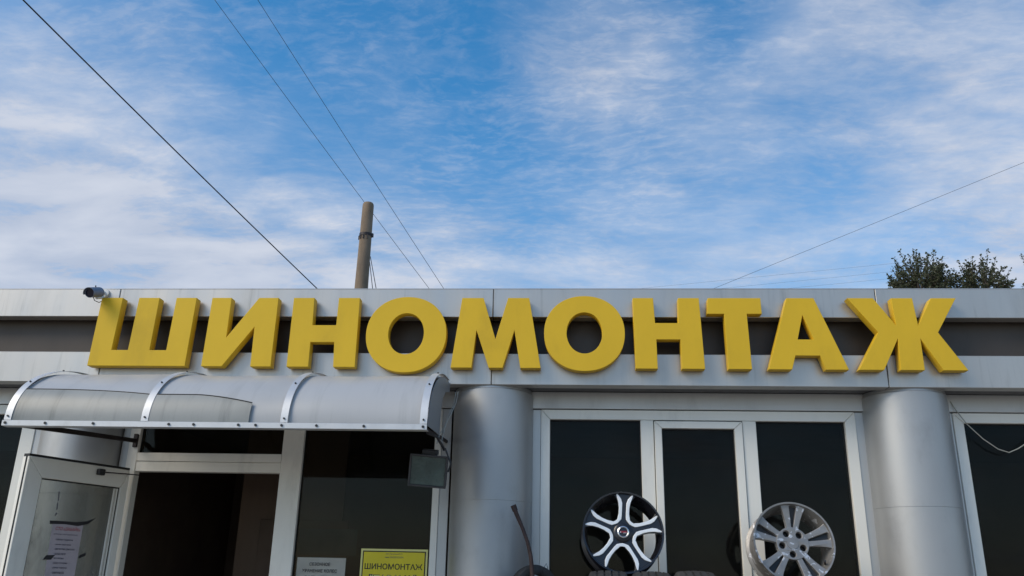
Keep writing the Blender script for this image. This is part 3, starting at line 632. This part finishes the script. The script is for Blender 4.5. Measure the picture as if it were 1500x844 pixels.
for k in range(5):
    a = base+math.pi/5+k*2*math.pi/5   # centre line of one window
    h_ = math.pi/5
    def sp2w(u, v):                    # spoke-local -> window-local (right arm)
        x, y = u*math.cos(-h_)-v*math.sin(-h_), u*math.sin(-h_)+v*math.cos(-h_); return (x*RB, y*RB)
    chan = [(.955, .205), (.90, .150), (.82, .085), (.72, .052), (.55, .050), (.40, .050), (.32, .058)]
    win = [(.36, .150), (.46, .130), (.60, .130), (.74, .152), (.84, .188), (.90, .206)]
    arm = [sp2w(*p) for p in chan]; arm2 = [sp2w(*p) for p in win]
    mir = lambda L: [(x, -y) for x, y in L]
    lpz = arm + [(.268*RB, -.055*RB), (.258*RB, 0), (.268*RB, .055*RB)] + mir(arm)[::-1] + mir(arm2)[::-1] + [(.345*RB, .06*RB), (.338*RB, 0), (.345*RB, -.06*RB)] + arm2
    me = shape2d([rotz2(lpz, a)], .010, .0022); me.transform(Matrix.Translation((0, .0045, 0))); dish(me, RB, .012); wpart("spoke_trim", me, 'rimcut', wb, cent, smooth=40)
bm = bmesh.new(); lathe(bm, [(0, .008), (.20*RB, .008), (.235*RB, .014), (.245*RB, .03), (.24*RB, .06), (0, .06)], 48, 'Y'); wpart("hub", mesh(bm), 'rimblack', wb, cent, smooth=35)
bm = bmesh.new(); lathe(bm, [(.145*RB, .0075), (.142*RB, .0), (.120*RB, -.003), (.108*RB, -.001), (.105*RB, .0075)], 40, 'Y', closed=True); cap = wpart("cap_ring", mesh(bm), 'chrome', wb, cent, smooth=35)
bm = bmesh.new(); lathe(bm, [(0, .001), (.104*RB, .002), (.104*RB, .007), (0, .007)], 32, 'Y'); cpp = wpart("centre_cap", mesh(bm), 'rimblack', wb, cent)
bm = bmesh.new(); box(bm, -.020, .021, -.0012, .0, -.005, .006); wpart("badge", mesh(bm), 'badge', cpp, cent)
bm = bmesh.new(); box(bm, -.020, -.014, -.0025, -.0014, -.004, .001); box(bm, .0, .020, -.0025, -.0014, -.0075, -.0055); wpart("badge_print", mesh(bm), 'rimcut', cpp, cent)
# silver scuffed rim
RS = .243
ps = at(1166, 793, -.20)
ws = wheel_base("alloy_wheel", ps - Vector((0, 0, RS)), (rad(-10), 0, rad(1.5)), "scuffed silver alloy wheel with grooved spokes leaning by the right window", RS)
cent = Vector((0, 0, RS))
bm = bmesh.new(); rim_barrel(bm, RS, .215); wpart("rim_barrel", mesh(bm), 'alloy', ws, cent, smooth=35)
base = rad(84)
for k in range(5):
    a = base+k*2*math.pi/5
    half = [(.365, .150), (.46, .165), (.62, .205), (.78, .255), (.88, .305), (.94, .38)]
    o_ = [(u*RS, v*RS) for u, v in half] + [(.962*RS, .2*RS), (.966*RS, 0), (.962*RS, -.2*RS)] + [(u*RS, -v*RS) for u, v in half[::-1]]
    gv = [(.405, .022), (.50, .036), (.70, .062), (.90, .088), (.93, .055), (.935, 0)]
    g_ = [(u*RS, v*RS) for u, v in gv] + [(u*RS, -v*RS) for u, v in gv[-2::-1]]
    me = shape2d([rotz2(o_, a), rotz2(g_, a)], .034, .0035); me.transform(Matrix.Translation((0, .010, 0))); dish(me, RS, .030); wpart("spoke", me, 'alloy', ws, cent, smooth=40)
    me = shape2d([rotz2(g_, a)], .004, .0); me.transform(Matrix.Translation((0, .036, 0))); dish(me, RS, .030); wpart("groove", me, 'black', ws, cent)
hubl = [polar(.40*RS, 2*math.pi*i/60) for i in range(60)]
holes = []
for k in range(5):
    a = base+math.pi/5+k*2*math.pi/5; c_ = polar(.268*RS, a); holes.append([(c_[0]+.080*RS*math.cos(2*math.pi*i/20), c_[1]+.080*RS*math.sin(2*math.pi*i/20)) for i in range(20)])
me = shape2d([hubl]+holes, .042, .003); me.transform(Matrix.Translation((0, .007, 0))); dish(me, RS, .030); hb = wpart("hub", me, 'alloy', ws, cent, smooth=40)
bm = bmesh.new(); lathe(bm, [(0, .078), (.40*RS, .078), (.40*RS, .083), (0, .083)], 40, 'Y'); wpart("hub_back", mesh(bm), 'rimblack', ws, cent)
bm = bmesh.new(); lathe(bm, [(0, .027), (.14*RS, .0275), (.15*RS, .031), (.15*RS, .04), (0, .04)], 40, 'Y'); wpart("centre_cap", mesh(bm), 'alloy', ws, cent, smooth=40)
bm = bmesh.new(); c_ = polar(.88*RS, rad(-32)); cyl(bm, (c_[0], .05, c_[1]), (c_[0]*.93, -.0, c_[1]*.93), .006, 8); wpart("valve", mesh(bm), 'black', ws, cent)
# tyres on end in the rack
def tyre_bm(R, W, rin, seg=72, tread=True):
    bm = bmesh.new(); h = W/2
    outer = [(-h*.80, rin), (-h*.98, rin+.02), (-h*1.0, rin+(R-rin)*.45), (-h*.97, R-.045), (-h*.90, R-.020), (-h*.80, R-.008)]
    prof = list(outer)
    for gx in (-.52, -.18, .18, .52):
        prof += [(h*(gx-.045), R-.003 if abs(gx) > .3 else R), (h*(gx-.04), R-.010), (h*(gx+.04), R-.010), (h*(gx+.045), R-.003 if abs(gx) > .3 else R)]
    prof += [(-x, r) for x, r in outer[::-1]] + [(h*.70, rin+.004), (h*.80, R-.05), (h*.6, R-.028), (-h*.6, R-.028), (-h*.80, R-.05), (-h*.70, rin+.004)]
    def rm(i, k):
        r, x = prof[i][1], prof[i][0]
        if not tread or r < R-.022 or i > 5+16+6: return 0
        return -.006 if (k+int(abs(x)/h*4)) % 3 == 0 else 0
    lathe(bm, [(r, x) for x, r in prof], seg, 'X', closed=True, rmod=rm)
    return bm
G_T = "tyres standing on edge under the black wheel"
TY = [(.252, 1.690, "leftmost standing tyre tread beneath the black wheel"), (.507, 1.690, "middle standing tyre tread beneath the black wheel"), (.762, 1.698, "rightmost standing tyre tread, right of the black wheel")]
src_t = mesh(tyre_bm(.312, .246, .195))
for i, (x, zt, lb) in enumerate(TY):
    t = link("tyre", src_t, 'rubber', smooth=25) if i == 0 else bpy.data.objects.new("tyre", src_t)
    if i: COL.objects.link(t)
    t.location = (x, -.21, zt-.312); t.rotation_euler = (rad(17*i), 0, rad(1.5*(i-1))); tag(t, lb, "tyre", G_T)
st = link("small_tyre", mesh(tyre_bm(.185, .075, .13, 56, False)), 'rubber', smooth=30)
st.location = (-.187, -.17, 1.715-.185); st.rotation_euler = (0, 0, rad(-52)); tag(st, "small black tyre standing against the middle column", "tyre")
rack = empty("tyre_rack", (.75, -.25, 0), "plain steel rack carrying the row of tyres below the windows", "rack")
for x in (-.32, .97, 1.62):
    for y in (-.40, -.02):
        bm = bmesh.new(); box(bm, x-.02, x+.02, y-.02, y+.02, 0, 1.13); link("leg", mesh(bm), 'dark', rack)
for y in (-.40, -.02):
    bm = bmesh.new(); box(bm, -.34, 1.64, y-.018, y+.018, 1.1305, 1.165); link("rail", mesh(bm), 'dark', rack)
bm = bmesh.new(); box(bm, -.34, -.02, -.42, 0, 1.1655, 1.345-.02); link("crate_board", mesh(bm), 'plank', rack)
zS = (ps.z-RS)
bm = bmesh.new(); box(bm, 1.05, 1.66, -.42, 0, 1.1655, zS-.012); link("crate_board", mesh(bm), 'plank', rack)
# rusty bar and wire
bp_ = [at(u, v, y) for u, v, y in ((752, 741, -.10), (757, 754, -.115), (766, 775, -.15), (773, 795, -.19), (777.5, 815, -.23), (779, 832, -.26), (780, 850, -.28))]
bend = [bp_[0]] + bp_[1:] + [Vector((-.19, -.45, 1.2)), Vector((-.18, -.50, .0))]
bm = bmesh.new(); tube(bm, bend, [.014, .0135, .011, .011, .012, .013, .013, .013, .013], 10)
bar = link("iron_bar", mesh(bm), 'rust', smooth=50); tag(bar, "bent rusty iron bar leaning against the middle column", "bar")
bm = bmesh.new(); pw = bp_[0]; dw = (bp_[0]-bp_[1]).normalized(); sd = dw.cross(Vector((0, 1, 0))).normalized()
prism(bm, [pw+sd*.017-dw*.035, pw-sd*.017-dw*.035, pw-sd*.018+dw*.004, pw+sd*.018+dw*.004], (0, .010, 0)); link("flattened_tip", mesh(bm), 'rust', bar)
bm = bmesh.new(); tube(bm, [at(u, v, -.20) for u, v in ((790, 850), (793, 841), (797, 831), (800.5, 825.5), (802, 831), (802, 840), (803, 850))], .0018, 5)
tag(link("wire_loop", mesh(bm), 'wire', smooth=60), "thin wire loop poking up from the small tyre", "wire")
# ------------------------------------------------------------------ pole and wires behind the roof
pt, pbs = at(539.7, 298, 7.0), at(529, 424, 7.0)
pole = empty("utility_pole", (pbs.x-.01, 7.0, 0), "round concrete pole with a dark steel band rising behind the roof", "pole")
bm = bmesh.new(); ax_ = (pt-pbs); foot = Vector((pbs.x-.01, 7, 0)); zt_ = pt.z
lathe(bm, [(.135, 0), (.118, 3), (.106, pbs.z), (.096, 6.9), (.0915, zt_-.05), (.088, zt_-.02), (.076, zt_), (0, zt_+.004)], 32)
shx = (pt.x-foot.x)/zt_
for v in bm.verts: v.co.x += foot.x+v.co.z*shx; v.co.y += 7
link("shaft", mesh(bm), 'concrete', pole, smooth=50)
zb_ = 6.885
bm = bmesh.new(); lathe(bm, [(.099, -.022), (.104, -.022), (.104, .022), (.099, .022)], 32, closed=True)
box(bm, .10, .125, -.02, .02, -.03, .03)
for a in (200, 235, 262, 300): box(bm, .106*math.cos(rad(a))-.008, .106*math.cos(rad(a))+.008, .106*math.sin(rad(a))-.006, .106*math.sin(rad(a))+.006, -.09, -.022)
bmesh.ops.translate(bm, verts=bm.verts, vec=(foot.x+zb_*shx, 7, zb_)); link("steel_band", mesh(bm), 'dark', pole)
G_W = "overhead wires crossing the sky"
def wire(name, A, B, r, sag, label, group=None):
    bm = bmesh.new(); P_ = []
    for i in range(41):
        t = i/40; p = A.lerp(B, t); p.z -= sag*4*t*(1-t); P_.append(p)
    tube(bm, P_, r, 6); o = link(name, mesh(bm), 'wire', smooth=60); return tag(o, label, "wire", group)
def span(u0, v0, u1, v1, yn, zend=3.4, ext=.35):
    du, dv = u1-u0, v1-v0; k = (585-v1)/dv
    B = atz(u1+du*k, 585, zend); A = at(u0-du*ext, v0-dv*ext, yn); return A, B
A, B = span(37, 0, 471, 424, -2.5); wire("overhead_wire", A, B, .0042, .03, "thick dark wire slanting down on the left to the roof", G_W)
# the two thinner wires run on behind the pole to a mast further back
for (u0, v0, u1, v1), lb in (((316, 0, 631, 424), "thin wire passing behind the top of the concrete pole"), ((379, 0, 652, 424), "thin wire to the right of the concrete pole, meeting the parapet")):
    A = at(u0-.3*(u1-u0), v0-.3*(v1-v0), 7.4); B = at(u1+.25*(u1-u0), v1+.25*(v1-v0), 14.0)
    wire("overhead_wire", A, B, .0052, .05, lb, G_W)
A = at(1045-.35*455, 423+.35*185, 10); B = at(1500+.4*455, 238-.4*185, 6.5); wire("overhead_wire", A, B, .0028, .0, "faint thin wire rising to the right above the trees", G_W)
for k, (u0, v0, u1, v1) in enumerate(((542.5, 376, 553, 434), (541.5, 384, 547, 434))):
    A = at(u0, v0, 6.93); B = at(u1+(u1-u0)*.8, v1+(v1-v0)*.8, 6.4)
    wire("stay_wire", A, B, .0062, 0, ("outer stay wire slanting down from the concrete pole", "inner stay wire close beside the concrete pole")[k], "stay wires on the pole")
for k, (u0, v0, u1, v1) in enumerate(((1085, 408, 1330, 384), (1100, 418, 1330, 396), (1130, 424, 1330, 406))):
    A = at(u0-220, v0+22, 24); B = at(u1+60, v1-6, 22)
    wire("overhead_wire", A, B, .0024, 0.0, ("upper", "middle", "lower")[k]+" of three faint parallel wires passing behind the left tree top", G_W)
# ------------------------------------------------------------------ trees
def tree(base_xy, cen, rx, rz, nsh, seed, label, top_shoots, leaf=.07):
    rnd = random.Random(seed); root = empty("tree", (base_xy[0], base_xy[1], 0), label, "tree", "trees behind the building")
    bm = bmesh.new(); fork = Vector((cen[0], cen[1], cen[2]-rz*1.25)); b0 = Vector((base_xy[0], base_xy[1], 0))
    tube(bm, [b0, b0.lerp(fork, .3)+Vector((.05, .02, 0)), b0.lerp(fork, .7)-Vector((.04, 0, 0)), fork], [.16, .135, .11, .09], 10)
    lv = bmesh.new()
    def leafq(p, dirn):
        s = leaf*rnd.uniform(.6, 1.25); a = Vector((rnd.gauss(0, 1), rnd.gauss(0, 1), rnd.gauss(0, .8))).normalized(); a = (a+dirn*.7).normalized()
        b = a.cross(Vector((rnd.gauss(0, 1), rnd.gauss(0, 1), rnd.gauss(0, 1)))).normalized()
        q = [p, p+a*s*.5+b*s*.32, p+a*s, p+a*s*.5-b*s*.32]; c = a.cross(b)*s*.08
        lv.faces.new([lv.verts.new(x) for x in (q[0], q[1]+c, q[2], q[3]+c)])
    C = Vector(cen); limbs = []
    for k in range(11):
        th = rnd.uniform(0, 2*math.pi); ph = rnd.uniform(.25, 1.0)
        e = C+Vector((math.cos(th)*math.sin(ph)*rx*.6, math.sin(th)*math.sin(ph)*rx*.6, math.cos(ph)*rz*.55-.15*rz))
        m_ = fork.lerp(e, .5)+Vector((rnd.uniform(-.08, .08), rnd.uniform(-.08, .08), .05)); tube(bm, [fork, m_, e], [.06, .04, .018], 6); limbs.append((m_, e))
    ends = list(top_shoots)
    for k in range(nsh):
        th = rnd.uniform(0, 2*math.pi); ph = math.acos(rnd.uniform(-.45, 1)); rr = rnd.uniform(.72, 1.0)
        ends.append((C+Vector((math.cos(th)*math.sin(ph)*rx*rr, math.sin(th)*math.sin(ph)*rx*rr, math.cos(ph)*rz*rr)), 1.0))
    for e, dn in ends:
        m_, l_ = min(limbs, key=lambda q: (q[1]-e).length); s0 = l_.lerp(m_, rnd.uniform(0, .5))
        d_ = (e-s0); mid = s0.lerp(e, .5)+Vector((d_.x*.08, d_.y*.08, -.06*d_.length*rnd.uniform(-.3, 1.)))
        tube(bm, [s0, mid, e], [.014, .009, .003], 4)
        nlf = int(d_.length*62*dn*rnd.uniform(.6, 1.2))+8
        for i in range(nlf):
            t = rnd.uniform(.18, 1.02)**.8; p = s0.lerp(mid, t*2) if t < .5 else mid.lerp(e, t*2-1)
            leafq(p+Vector((rnd.gauss(0, .035), rnd.gauss(0, .035), rnd.gauss(0, .035)))*(1.25-t*.7), d_.normalized())
    link("trunk", mesh(bm), 'bark', root, smooth=60)
    me = bpy.data.meshes.new("foliage"); lv.to_mesh(me); lv.free(); link("crown", me, 'leaf', root)
    return root
T1 = [(1317, 367), (1331, 374), (1338, 367), (1358, 371), (1367, 367), (1345, 372), (1381, 376), (1386, 388), (1392, 398), (1388, 405), (1398, 408), (1307, 394), (1301, 412), (1309, 378)]
tree((9.25, 16.2), (9.27, 16, 9.02), .90, 1.0, 165, 3, "left of two leafy tree tops rising behind the parapet", [(at(u, v, 16+.1*(i % 3)), .9) for i, (u, v) in enumerate(T1)])
T2 = [(1404, 382), (1424, 377), (1436, 374), (1446, 368), (1458, 377), (1472, 391), (1479, 396), (1486, 411), (1481, 418), (1413, 386), (1396, 396)]
tree((10.80, 16.3), (10.78, 16.1, 9.00), .84, .88, 135, 5, "right of two leafy tree tops, with long bare tipped shoots", [(at(u, v, 16+.1*(i % 3)), .9) for i, (u, v) in enumerate(T2)])
T3 = [(1496, 375), (1502, 372)]
tree((12.75, 16.4), (12.75, 16.2, 9.3), .72, .9, 70, 9, "tree at the far right edge, only its tip in the frame", [(at(u, v, 16.1), 1.2) for i, (u, v) in enumerate(T3)])
